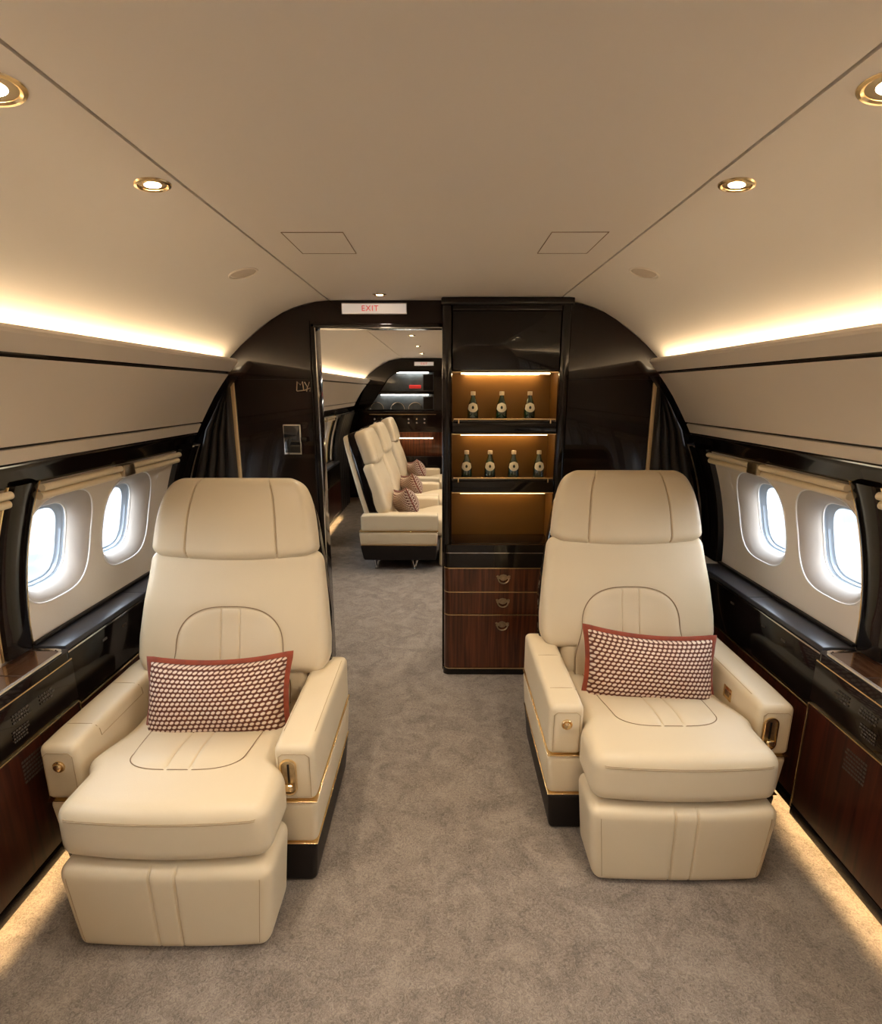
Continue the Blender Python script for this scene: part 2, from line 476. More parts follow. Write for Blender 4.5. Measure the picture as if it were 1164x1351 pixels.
# dark lacquered frames (ribs) between the window panels, gold edged
k = 10
def rib(sx, y0, y1, proud=.022, gold=(1, 1), z0=.69, z1=1.235, m='black'):
    global k
    k += 1
    b = MB(); zs = lines(16, z0, z1); ys = [y0, y0+.008, y0+.02, y1-.02, y1-.008, y1]; pr = [0, proud*.75, proud, proud, proud*.75, 0]
    V = b.grid(lambda u, v: (sx*(hull(v)-pr[u]), ys[u], v), range(6), zs)
    V2 = b.grid(lambda u, v: (sx*(hull(v)+.02), ys[u], v), range(6), zs)
    o = struct(b.build('trim_%d' % k, M[m]))
    for g, yy in zip(gold, (y0-.004, y1+.004)):
        if not g: continue
        k += 1
        t = MB(); t.tube([(sx*(hull(z)-.006), yy, z) for z in zs], .0045, 6)
        struct(t.build('trim_%d' % k, M['gold']))
for sx in (-1, 1):
    for y0, y1 in ((1.45, 1.56), (.465, .575), (-.52, -.41)):
        rib(sx, y0, y1)
    rib(sx, 2.42, 2.60, .028, (0, 0))
    rib(sx, 6.02, 6.14, .02, (1, 0)); rib(sx, 4.89, 5.0)
    rib(sx, 2.80, 3.05, .02, (0, 1)); rib(sx, 3.90, 4.03)

# window shade cassettes: two cream rails with a bracket over every pair of windows
def cassette(sx, y0, y1, label, brk=.5):
    root = thing('shade_cassette', label, 'blind', (sx*1.24, (y0+y1)/2, 1.178), group='shade rails above the windows')
    h = (y1-y0)/2-.004
    for dz, dx, r in ((.034, -.016, .0115), (.008, -.004, .0125)):
        b = MB(); b.tube([(sx*dx, -h, dz), (sx*dx, h, dz)], r, 14); b.build('rail', M['rail'], root)
    yb = -h+2*h*brk
    b = MB(); b.box(sx*-.012-.019, sx*-.012+.019, yb-.035, yb+.035, .002, .047, .004); b.build('bracket', M['brass'], root)
cassette(-1, 1.56, 2.42, 'cream shade rails above the pair of windows beside the left seat', .51)
cassette(1, 1.56, 2.42, 'cream shade rails above the pair of windows beside the right seat', .56)
cassette(-1, .575, 1.45, 'cream shade rails at the left picture edge, before the dark rib')
cassette(1, .575, 1.45, 'cream shade rails at the right picture edge, before the dark rib')
cassette(-1, 5.01, 6.01, 'cream shade rails on the left wall beyond the doorway')

# ------------------------------------------------------------------ overhead bins + cove light
def overhead(sx, y0, y1, label, far=False):
    root = thing('overhead_bin', label, 'overhead bin', (0, y0, 0), group='overhead bins along the cabin walls')
    L = y1-y0
    def pr(poly, name, m, a=0, b=L, ang=32):
        p = MB(); p.prism([(sx*x, z) for x, z in poly], a, b); return p.build(name, M[m], root, ang=ang)
    lip = [(1.022, 1.628), (1.000, 1.646), (.988, 1.649), (.978, 1.646), (.973, 1.638), (.974, 1.629)]
    pr([(1.14, 1.60), (1.10, 1.600), (1.045, 1.604)] + lip + [(1.012, 1.588), (1.05, 1.592)], 'upper_fascia', 'liner')
    door = [(1.0205, 1.577), (1.06, 1.527), (1.098, 1.474), (1.134, 1.415), (1.170, 1.353), (1.2, 1.40), (1.12, 1.52), (1.06, 1.58)]
    pr(door, 'bin_door', 'liner', .0, L, 25)
    pr([(1.176, 1.343), (1.197, 1.303), (1.235, 1.315), (1.21, 1.36)], 'lower_fascia', 'liner')
    pr([(1.021, 1.590), (1.030, 1.577), (1.070, 1.527), (1.108, 1.474), (1.144, 1.415), (1.177, 1.353), (1.186, 1.340), (1.205, 1.36), (1.25, 1.40), (1.13, 1.57), (1.08, 1.593)], 'bin_body', 'black')
    pr([(1.2005, 1.297), (1.2035, 1.292), (1.213, 1.294), (1.211, 1.299)], 'silver_line', 'chrome')
    pr([(1.205, 1.300), (1.207, 1.289), (1.213, 1.277), (1.224, 1.250), (1.231, 1.229), (1.255, 1.226), (1.29, 1.25), (1.24, 1.33), (1.22, 1.32)], 'lower_band', 'black')
    for t in ((.35, .72) if not far else (.5,)):
        b = MB(); b.box(sx*1.172-.006, sx*1.172+.006, L*t-.02, L*t+.02, 1.343, 1.352, .002); b.build('latch', M['gold'], root)
    # cove trough light behind the lip
    c = thing('cove_light', 'warm light strip hidden in the %s' % {'cream overhead bin along the left wall above the left seat': 'left ceiling cove above the left seat', 'cream overhead bin along the right wall above the right seat': 'right ceiling cove above the right seat', 'cream overhead bin on the left wall beyond the doorway': 'left cove beyond the doorway'}.get(label, 'right cove beyond the drinks cabinet'), 'light strip', (0, y0, 0), group='cove light strips')
    s = MB(); s.prism([(sx*1.005, 1.632), (sx*1.065, 1.611), (sx*1.063, 1.608), (sx*1.004, 1.629)], .004, L-.004); s.build('led_strip', M['cove'], c, smooth=False)
    return root
overhead(-1, YB0+.01, 2.565, 'cream overhead bin along the left wall above the left seat')
overhead(1, YB0+.01, 2.565, 'cream overhead bin along the right wall above the right seat')
overhead(-1, 2.79, 7.15, 'cream overhead bin on the left wall beyond the doorway', True)
overhead(1, 2.79, 7.15, 'cream overhead bin on the right wall beyond the drinks cabinet', True)

# ------------------------------------------------------------------ dividing bulkhead
def arch_pts(x0, x1, n=14):
    return [(x, arch_z(x)-.001) for x in lines(n, x0, x1)]
def bulkhead_left():
    b = MB()
    out = [(-.634, 0), (-.634, 1.808), (-.006, 1.808), (-.006, ZC-.001), (-.553, ZC-.001)] + [(-x, z-.001) for x, z in ARCH] + [(-1.165, 1.588), (-1.255, 1.45), (-1.315, 1.26), (-1.26, 1.235)] + [(-hull(z)-.012, z) for z in lines(8, 1.2, .69)] + [(-1.362, 0)]
    b.prism(out, YD, YD2); return b
o = struct(bulkhead_left().build('wall_divider_left', M['darkwood'], smooth=False))
b = MB()
out = [(.603, 0), (.603, arch_z(.603)-.001)] + [(x, z-.001) for x, z in ARCH[1:] if x > .604] + [(1.165, 1.588), (1.255, 1.45), (1.315, 1.26), (1.26, 1.235)] + [(hull(z)+.012, z) for z in lines(8, 1.2, .69)] + [(1.362, 0)]
b.prism(out, YD, YD2); struct(b.build('wall_divider_right', M['darkwood'], smooth=False))
# door casing
d = MB(); d.box(-.640, -.622, YD-.016, YD2+.01, 0, 1.815, .004); d.box(-.640, -.004, YD-.016, YD2+.01, 1.797, 1.815, .004)
d.box(-.655, -.646, YD-.006, YD+.002, 0, 1.83, .003)
struct(d.build('door_1', M['black']))
d = MB(); d.tube([(-.6205, YD-.012, 0), (-.6205, YD-.012, 1.796), (-.004, YD-.012, 1.796)], .003, 6)
struct(d.build('trim_5', M['chrome']))
# joint line of the upper panel
for i, sx in enumerate((-1, 1)):
    d = MB(); x0 = .64 if sx < 0 else .61
    d.box(min(sx*x0, sx*1.2), max(sx*x0, sx*1.2), YD-.0015, YD+.001, 1.553, 1.556); struct(d.build('trim_%d' % (6+i), M['groove'], smooth=False))
    d = MB(); d.box(sx*1.046-.011, sx*1.046+.011, YD-.012, YD+.001, .02, 1.54, .003)
    struct(d.build('trim_%d' % (8+i), M['satingold']))

# pleated curtain parked beside the bulkhead
def curtain(sx, label):
    root = thing('pleated_curtain', label, 'curtain', (sx*1.15, 2.62, 0), group='parked curtains at the dividing wall')
    b = MB(); us = lines(110, 0, 1); zs = lines(12, .015, 1.57)
    def X(z): return min(hull(max(z, .69))-.03, 1.31-.0*z) if z < 1.24 else hull(z)-.012
    def S(u, z, off):
        x = 1.052+(X(z)-1.052)*u
        y = .012-.020*abs(math.sin(u*PI*4.0))**.7+off
        return (sx*(x-1.15), y, z)
    A = b.grid(lambda u, v: S(u, v, 0), us, zs); B = b.grid(lambda u, v: (S(u, v, 0)[0], .035, v), us, zs)
    for j in range(len(zs)-1):
        for q in (0, -1): b.face([A[j][q], A[j+1][q], B[j+1][q], B[j][q]])
    for i in range(len(us)-1):
        for q in (0, -1): b.face([A[q][i], A[q][i+1], B[q][i+1], B[q][i]])
    b.build('pleats', M['curtain'], root, ang=50)
curtain(-1, 'black pleated leather curtain parked behind the left seat')
curtain(1, 'black pleated leather curtain parked behind the right seat')

# ------------------------------------------------------------------ consoles and ledges
def placard(parent, x, y, z, rows, w, h, sx, lean=0):
    b = MB(); rnd = random.Random(int(y*1000)+rows)
    for r_ in range(rows):
        c = y-w/2
        while c < y+w/2:
            l = rnd.uniform(.003, .010)
            b.box(x-.0006, x+.0006, c, c+l, z-r_*h, z-r_*h+h*.5); c += l+.003
    return b.build('placard', M['placard'], parent, smooth=False)
def console(sx, y0, y1, label, cat='cabinet'):
    root = thing('side_console', label, cat, (sx*1.215, y1, 0))
    L = y1-y0; W = .128
    def bx(name, m, a, b_, z0, z1, ya, yb, r=.004):
        q = MB(); q.box(min(sx*a, sx*b_), max(sx*a, sx*b_), ya, yb, z0, z1, r); return q.build(name, M[m], root)
    bx('body', 'black', .006, W, .088, .648, -L, 0)
    bx('belt', 'black', .0, .02, .505, .644, -L, 0, .003)
    door = bx('skirt', 'black', .0, .014, .056, .098, -L, 0, .002)
    door = bx('door', 'consolewood', .0, .02, .10, .488, -L+.005, -.004, .003)
    bx('gold_line', 'gold', -.0015, .01, .645, .650, -L, -.003, .0012)
    bx('gold_line', 'gold', -.0015, .01, .4895, .494, -L, -.001, .0012)
    bx('gold_line', 'gold', -.0015, .004, .085, .49, -.003, .0015, .001)
    t = MB()
    poly = [(sx*-.003, -L), (sx*-.003, -.025)] + [(sx*(.022-.025*math.cos(a)), -.025+.025*math.sin(a)) for a in lines(8, 0, PI/2)] + [(sx*W, 0), (sx*W, -L)]
    t.prism(poly, .652, .681, 'z')
    t.build('tray_edge', M['black'], root)
    ring = [(sx*.012, -L), (sx*.012, -.04)] + [(sx*(.037-.025*math.cos(a)), -.04+.025*math.sin(a)) for a in lines(8, 0, PI/2)] + [(sx*(W-.006), -.015)]
    q = MB(); q.tube([(x, y, .682) for x, y in ring], .0065, 8); q.build('tray_rim', M['chrome'], root)
    poly2 = [(sx*.018, -L), (sx*.018, -.042)] + [(sx*(.038-.020*math.cos(a)), -.042+.020*math.sin(a)) for a in lines(8, 0, PI/2)] + [(sx*(W-.004), -.022), (sx*(W-.004), -L)]
    q = MB(); q.prism(poly2, .678, .684, 'z'); q.build('tray_panel', M['traywood'], root)
    q = MB(); q.box(min(sx*.02, sx*W), max(sx*.02, sx*W), -.176, -.173, .6835, .6846); q.build('panel_joint', M['groove'], root, smooth=False)
    return root, L
for sx, lab in ((-1, 'dark wood side console with tray top at the left picture edge'), (1, 'dark wood side console with tray top at the right picture edge')):
    rt, L = console(sx, YB0+.01, 1.556, lab)
    placard(rt, -sx*.0012, -.13, .60, 3, .05, .012, sx); placard(rt, -sx*.0012, -.23, .602, 3, .055, .011, sx)
    placard(rt, -sx*.0012, -.24, .555, 4, .05, .010, sx)
    placard(rt, -sx*.0012, -.22, .45, 6, .075, .013, sx)

def ledge(sx, y0, y1, label, joint=.5, name='side_ledge'):
    root = thing(name, label, 'ledge', (sx*1.232, y0, 0)); L = y1-y0; W = .110
    def bx(nm, m, a, b_, z0, z1, ya=0.003, yb=None, r=.004):
        q = MB(); q.box(min(sx*a, sx*b_), max(sx*a, sx*b_), ya, L if yb is None else yb, z0, z1, r); return q.build(nm, M[m], root)
    bx('ledge_top', 'ledge', 0.002, W, .668, .687, r=.004)
    q = MB(); q.box(min(sx*.004, sx*W), max(sx*.004, sx*W), L*joint-.0015, L*joint+.0015, .6865, .6876); q.build('top_joint', M['groove'], root, smooth=False)
    bx('back_rail', 'blackm', W-.016, W+.002, .688, .699, r=.003)
    bx('edge_strip', 'chrome', -.002, .008, .661, .667, r=.0015)
    bx('front_panel', 'black', .002, .02, .47, .660)
    bx('gold_line', 'gold', -.002, .01, .459, .466, r=.0015)
    bx('lower_panel', 'consolewood', .002, .02, .10, .458)
    bx('skirt', 'black', .002, .012, .056, .098, r=.002)
    bx('carcass', 'blackm', .021, W, .088, .665)
    for q in (.22, .36, .62):
        s = MB(); s.box(-sx*.0-.0012, .0012, L*q-.012, L*q+.012, .614, .622); s.build('placard', M['placard'], root, loc=(sx*.001, 0, 0), smooth=False)
    return root
ledge(-1, 1.558, 2.415, 'low black ledge with charcoal top under the left windows', .55)
ledge(1, 1.558, 2.415, 'low black ledge with charcoal top under the right windows', .5)
fl_ = ledge(-1, 2.81, 6.2, 'low black ledge under the left windows beyond the doorway', .5)
ledge(1, 3.0, 6.2, 'low black ledge under the right windows beyond the drinks cabinet', .5)

def floor_strip(sx, y0, y1, label):
    o = MB(); o.box(-.008, .008, 0, y1-y0, .080, .087)
    q = o.build('floor_light_strip', M['floorled'], smooth=False); q.location = (sx*1.258, y0, 0)
    tag(q, label, 'light strip', 'floor light strips')
floor_strip(-1, YB0+.02, 2.41, 'warm floor light strip under the left console beside the left seat')
floor_strip(1, YB0+.02, 2.41, 'warm floor light strip under the right console beside the right seat')
floor_strip(-1, 2.83, 6.18, 'warm floor light strip under the ledge beyond the doorway')
# toe kick behind the strips
for i, (sx, y0, y1) in enumerate(((-1, YB0, 2.41), (1, YB0, 2.41), (-1, 2.82, 6.2), (1, 3.0, 6.2))):
    q = MB(); q.box(min(sx*1.29, sx*1.345), max(sx*1.29, sx*1.345), y0, y1, 0.0, .076)
    struct(q.build('baseboard_%s' % (('left', 'right', 'left_far', 'right_far')[i]), M['blackm'], smooth=False))

# ------------------------------------------------------------------ drinks cabinet
TY = 2.565; TX0, TX1 = -.006, .600
cab = thing('drinks_cabinet', 'tall dark lacquered drinks cabinet with lit bottle shelves beside the doorway', 'cabinet', (.297, TY, 0))
def cb(name, m, x0, x1, y0, y1, z0, z1, r=.004, par=None, seg=3):
    q = MB(); q.box(x0-.297, x1-.297, y0, y1, z0, z1, r, seg); return q.build(name, M[m], par or cab)
DEP = .36
# rounded corner stiles
for x0, x1 in ((-.006, .043), (.551, .600)):
    q = MB(); r = .022
    pts = []
    w0, w1 = x0-.297, x1-.297
    for a in lines(8, PI, PI*1.5): pts.append((w0+r+r*math.cos(a), .004+r+r*math.sin(a)))
    for a in lines(8, PI*1.5, PI*2): pts.append((w1-r+r*math.cos(a), .004+r+r*math.sin(a)))
    pts += [(w1, .06), (w0, .06)]
    q.prism(pts, .69, 1.888, 'z'); q.build('stile', M['black'], cab, ang=60)
    cb('side_panel', 'darkwood', x0+.001 if x0 < 0 else x1-.031, x0+.031 if x0 < 0 else x1-.001, .058, DEP, .0, 1.9, .003)
cb('back_panel', 'darkwood', .026, .568, DEP-.02, DEP, .02, 1.9, .002)
q = MB(); q.box(TX0-.297-.004, TX1-.297+.006, -.006, DEP, 1.886, 1.9205, .008); q.build('cornice', M['black'], cab)
cb('upper_panel', 'black', .043, .551, .012, .04, 1.586+.008, 1.862, .004)
cb('upper_rail', 'black', .043, .551, .008, .05, 1.862, 1.888, .003)
cb('upper_box', 'blackm', .043, .551, .04, DEP-.02, 1.596, 1.88, .002)
def niche(z0, z1):
    b = MB()
    x0, x1, y0, y1 = .0435-.297, .5505-.297, .03, .20
    P = [(x0, y0), (x0, y1), (x1, y1), (x1, y0)]
    A = b.v(*[(x, y, z0) for x, y in P]); B = b.v(*[(x, y, z1) for x, y in P])
    for i in range(3): b.face([A[i], A[i+1], B[i+1], B[i]])
    b.face(B)
    cb('niche_floor', 'black', .0435, .5505, .02, .20, z0-.012, z0, .001)
    o = b.build('niche_lining', M['niche'], cab, smooth=False)
    cb('niche_frame', 'gold', .043, .551, .012, .018, z1-.003, z1+.003, .001)
    ld = MB(); ld.box(.085-.297, .510-.297, .020, .030, z1-(.009 if z1 > 1.5 else .0055), z1-.003, .001); ld.build('led_bar', M['nicheled'], cab)
    ld = MB(); ld.box(.11-.297, .485-.297, .172, .180, z1-.007, z1-.002, .001); ld.build('led_bar', M['nichefill'], cab)  # added hidden bar, brightens the top centre of the back panel
niche(1.352, 1.586); niche(1.063, 1.293); niche(.735, 1.001)
for z0, z1 in ((1.297, 1.350), (1.005, 1.061)):
    cb('fascia', 'black', .043, .551, .010, .20, z0, z1, .003)
for zs in (1.366, 1.077):
    cb('glass_shelf', 'shelf', .050, .545, .012, .19, zs-.012, zs-.006, .001)
    cb('shelf_rail', 'gold', .050, .545, .004, .009, zs-.003, zs+.003, .0012)
    for x in (.075, .52):
        cb('rail_post', 'gold', x-.003, x+.003, .004, .011, zs-.022, zs-.003, .001)
# lower chest
def bowed(name, m, z0, z1, x0, x1, y0, r, r2=.0):
    q = MB(); pts = []
    w0, w1 = x0-.297, x1-.297
    for a in lines(8, PI, PI*1.5): pts.append((w0+r+r*math.cos(a), y0+r+r*math.sin(a)))
    for a in lines(8, PI*1.5, PI*2): pts.append((w1-r+r*math.cos(a), y0+r+r*math.sin(a)))
    pts += [(w1, DEP-.02), (w0, DEP-.02)]
    q.prism(pts, z0, z1, 'z'); return q.build(name, M[m], cab, ang=50)
bowed('counter', 'black', .692, .733, -.004, .600, -.004, .035)
bowed('counter_lip', 'chrome', .6885, .6925, .000, .598, -.003, .034)
bowed('apron', 'black', .612, .689, .002, .596, 0.0, .034)
bowed('plinth', 'black', 0, .036, .0, .598, .002, .03)
bowed('gold_line', 'gold', .036, .042, .004, .594, -.003, .034)
bowed('carcass', 'blackm', .0425, .611, .006, .592, .02, .03)
def drawer(z0, z1, hz):
    q = MB(); r = .032; x0, x1 = .006-.297, .594-.297; pts = []
    for a in lines(8, PI, PI*1.5): pts.append((x0+r+r*math.cos(a), r+r*math.sin(a)))
    for a in lines(8, PI*1.5, PI*2): pts.append((x1-r+r*math.cos(a), r+r*math.sin(a)))
    pts += [(x1, .05), (x0, .05)]
    q.prism(pts, z0+.002, z1-.004, 'z'); d_ = q.build('drawer', M['mahog'], cab, ang=50)
    g = MB(); pts = [(x, y-.003) for x, y in pts]; g.prism(pts, z1-.0035, z1+.0015, 'z'); g.build('gold_edge', M['gold'], d_, ang=50)
    h = MB(); cx = .015
    # shaped back plate + swinging bail
    pl = [(-.040, .004), (-.046, .013), (-.036, .018), (-.026, .013), (-.018, .019), (0, .023), (.018, .019), (.026, .013), (.036, .018), (.046, .013), (.040, .004), (.028, .001), (.016, -.008), (0, -.012), (-.016, -.008), (-.028, .001)]
    h.prism([(cx+x*.8, hz+z) for x, z in pl], -.004, .001, 'y')
    for s_ in (-1, 1): h.lathe([(.006, -.016), (.0075, -.012), (.004, -.008), (.004, 0)], 10, (cx+s_*.027, 0, hz+.006), 'y')
    h.tube([(cx+.027*math.cos(a), -.014, hz+.004+.026*math.sin(a)) for a in lines(14, PI, 2*PI)], .0034, 8)
    h.build('handle', M['brass'], d_)
drawer(.479, .609, .552); drawer(.351, .478, .421); drawer(.042, .350, .290)

# bottles
def make_bottle():
    root = thing('bottle', '', 'bottle', (0, 0, 0))
    b = MB(); b.lathe([(0, 0), (.024, 0), (.0275, .004), (.0282, .012), (.0280, .045), (.0262, .060), (.021, .080), (.0145, .098), (.0105, .112), (.0095, .122), (.0, .122)], 28)
    b.build('glass_body', M['bottle'], root, ang=50)
    c = MB(); c.lathe([(.0100, .118), (.0118, .1185), (.0120, .133), (.0112, .1365), (0, .137)], 20); c.build('cap', M['cap'], root)
    l = MB(); a0, a1 = -PI/2-1.15, -PI/2+1.15
    prof = [(.0284, .040), (.0283, .046), (.0268, .060), (.0220, .0785), (.0195, .0865)]
    us = lines(24, -1, 1)
    def S(u, t, e):
        # drooping label: lower edge is lowest in the middle
        h = .083-.030*t-.016*t*(1-u*u)-.010*abs(u)**1.5*(1-t)
        rr = interp([(0, .0282), (.012, .0282), (.045, .0280), (.060, .0262), (.080, .021), (.098, .0145)], h)+e
        a = -PI/2+u*1.05
        return (rr*math.cos(a), rr*math.sin(a), h)
    l.grid(lambda u, t: S(u, t, .0006), us, lines(8, 0, 1))
    lo = l.build('label', M['label'], root)
    e = MB(); cen = S(0, .52, .0012)
    pts = []
    for rr in (.0, .35, .7, 1.0):
        pts.append([S(.20*rr*math.cos(a), .50+.17*rr*math.sin(a), .0012) for a in lines(20, 0, 2*PI)[:-1]])
    e.loft(pts); e.build('emblem', M['emblem'], lo)
    return root
pb = make_bottle()
first = True
up = [('green bottle, leftmost of the three on the upper lit shelf', .146), ('green bottle, middle of the three on the upper lit shelf', .287), ('green bottle, rightmost of the three on the upper lit shelf', .425)]
lo = [('green bottle, leftmost of the four on the lower lit shelf', .118), ('green bottle on the lower lit shelf, second from the doorway', .236), ('green bottle on the lower lit shelf, third from the doorway', .355), ('green bottle, rightmost of the four on the lower lit shelf', .482)]
for lst, z in ((up, 1.3601), (lo, 1.0711)):
    for lab, x in lst:
        o = pb if first else copy_tree(pb); first = False
        o.location = (x, TY+.065, z); o.rotation_euler = (0, 0, random.uniform(-.08, .08)); o['label'] = lab; o['group'] = 'green bottles in the drinks cabinet'

# ------------------------------------------------------------------ signs, display, emblem
def text_mesh(txt, size, name, m, parent, loc, rot=(PI/2, 0, 0), ext=.001):
    cu = bpy.data.curves.new(name, 'FONT'); cu.body = txt; cu.size = size; cu.align_x = 'CENTER'; cu.align_y = 'CENTER'; cu.extrude = ext; cu.space_character = 1.15
    t = bpy.data.objects.new(name, cu); C.objects.link(t)
    dg = bpy.context.evaluated_depsgraph_get(); me = bpy.data.meshes.new_from_object(t.evaluated_get(dg))
    bpy.data.objects.remove(t)
    me.materials.clear(); me.materials.append(m)
    o = bpy.data.objects.new(name, me); C.objects.link(o); o.parent = parent; o.location = loc; o.rotation_euler = rot
    return o
ex = thing('exit_sign', 'lit white EXIT sign with red letters above the doorway', 'sign', (-.331, YD, 1.882))
MB().box(-.158, .158, -.012, 0, -.0265, .0265, .004).build('frame', M['chrome'], ex)
MB().box(-.153, .153, -.0145, -.011, -.022, .022, .002).build('face', M['signface'], ex)
text_mesh('EXIT', .036, 'lettering', M['signred'], ex, (-.020, -.0152, 0))
ex2 = thing('exit_sign', 'small EXIT sign on the far bulkhead beyond the doorway', 'sign', (-.255, YE-.26, 1.845))
MB().box(-.13, .13, -.01, 0, -.028, .028, .003).build('frame', M['chrome'], ex2)
MB().box(-.122, .122, -.012, -.009, -.022, .022, .002).build('face', M['signface'], ex2)
text_mesh('EXIT', .038, 'lettering', M['signred'], ex2, (0, -.0125, 0))

dsp = thing('wall_display', 'small dark display in a chrome frame on the bulkhead left of the doorway', 'display', (-.760, YD, 1.26))
q = MB(); q.box(-.046, .046, -.022, 0, -.077, .077, .006); q.build('frame', M['chrome'], dsp)
MB().box(-.039, .039, -.024, -.019, -.066, .070, .002).build('screen', M['screen'], dsp)
MB().box(.044, .075, -.03, 0, -.012, .012, .004).build('hinge', M['black'], dsp)
emb = MB()
for pts in ([(-.035, -.022), (-.03, .022), (-.015, .006), (-.004, .022), (0, -.018)], [(.006, .02), (.02, -.006), (.03, .02)], [(.02, -.004), (.014, -.026)], [(-.034, -.024), (.004, -.02), (.034, -.008), (.03, -.026)]):
    emb.tube([(x, -.002, z) for x, z in pts], .0026, 6)
e_ = emb.build('wall_emblem', M['brass']); e_.location = (-.693, YD, 1.522)
tag(e_, 'small brass emblem on the dark bulkhead left of the doorway', 'emblem')

# ------------------------------------------------------------------ ceiling fittings
def orient(nrm):
    return Vector(nrm).to_track_quat('Z', 'Y').to_euler()
ENERGY = 13
def downlight(x, y, label, r=.045, group='recessed ceiling downlights', energy=None, spot=True):
    n_ = arch_n(x) if x >= 0 else Vector((-arch_n(-x).x, 0, arch_n(-x).z))
    if abs(x) < .5: n_ = Vector((0, 0, -1))
    root = thing('downlight', label, 'ceiling light', (x, y, arch_z(x)), orient(n_), group)
    b = MB(); b.lathe([(r, -.004), (r+.002, .0005), (r, .0035), (r*.86, .0045), (r*.78, .002), (r*.74, -.006)], 40); b.build('ring', M['gold'], root)
    b = MB(); b.lathe([(r*.78, .0015), (r*.70, -.0018), (r*.52, -.0035), (0, -.0035)], 36); b.build('reflector', M['gold'], root)
    b = MB(); b.lathe([(r*.50, -.003), (r*.46, .0015), (r*.3, .003), (0, .0035)], 28); b.build('lamp', M['bulb'], root)
    L = bpy.data.lights.new('spot', 'SPOT'); L.energy = energy or ENERGY; L.color = (1, .86, .68); L.spot_size = R(125); L.spot_blend = .9; L.shadow_soft_size = .03
    lo_ = bpy.data.objects.new('spot_beam', L); C.objects.link(lo_); lo_.parent = root; lo_.location = (0, 0, .012); lo_.rotation_euler = (PI, 0, 0)
    return root
downlight(-.632, .842, 'gold ceiling downlight cut by the left picture edge', .042)
downlight(.626, .846, 'gold ceiling downlight cut by the right picture edge', .042)
downlight(-.604, 1.208, 'gold ceiling downlight above the left seat', .035)
downlight(.608, 1.212, 'gold ceiling downlight above the right seat', .035)
downlight(-.288, 2.515, 'small ceiling downlight in front of the EXIT sign', .030, energy=26)
for y in (.1, -.6, -1.3):  # unseen downlights added as frontal fill for the seats
    for sx in (-1, 1):
        downlight(sx*.6, y, 'added gold ceiling downlight behind the camera, lighting the seat fronts', .045)
for y in (3.3, 4.3, 5.3, 6.3):
    downlight(.25, y, 'small ceiling downlight beyond the doorway', .03, 'downlights beyond the doorway', 16)
    downlight(-.25, y, 'small ceiling downlight beyond the doorway', .03, 'downlights beyond the doorway', 16)
for sx, side in ((-1, 'left'), (1, 'right')):
    n_ = arch_n(.695); n_ = Vector((sx*n_.x, 0, n_.z))
    root = thing('ceiling_speaker', 'round cream speaker cover in the %s ceiling vault' % side, 'speaker', (sx*.695, 1.95, arch_z(.695)), orient(n_), 'ceiling speakers')
    b = MB(); b.lathe([(.052, -.003), (.053, .002), (.050, .0045), (.046, .003), (.046, -.002)], 36); b.build('rim', M['liner'], root)
    b = MB(); b.lathe([(.046, .001), (.03, .002), (0, .0025)], 36); b.build('grille', M['grille'], root)
    x0, x1 = (-.444, -.275) if sx < 0 else (.296, .451)
    root = thing('access_panel', 'flush rectangular access panel in the ceiling on the %s' % side, 'panel', ((x0+x1)/2, 1.675, ZC), group='ceiling access panels')
    w = (x1-x0)/2; h = .113
    MB().tube([(-w, -h, -.0006), (w, -h, -.0006), (w, h, -.0006), (-w, h, -.0006)], .0013, 6, closed=True).build('seam', M['seam'], root)
    MB().box(-w+.0016, w-.0016, -h+.0022, h-.0022, -.0010, .001).build('panel', M['ceil'], root, smooth=False)

# ------------------------------------------------------------------ passenger seats
TIL = R(16); YB, ZB = .405, .50
def bk(x, d, s):            # backrest frame -> seat frame: d = depth behind the front plane, s = along the backrest
    return (x, YB+s*math.sin(TIL)+d*math.cos(TIL), ZB+s*math.cos(TIL)-d*math.sin(TIL))
def groove(v, c, w=.0022, d=.005): return d*math.exp(-((v-c)/w)**2)

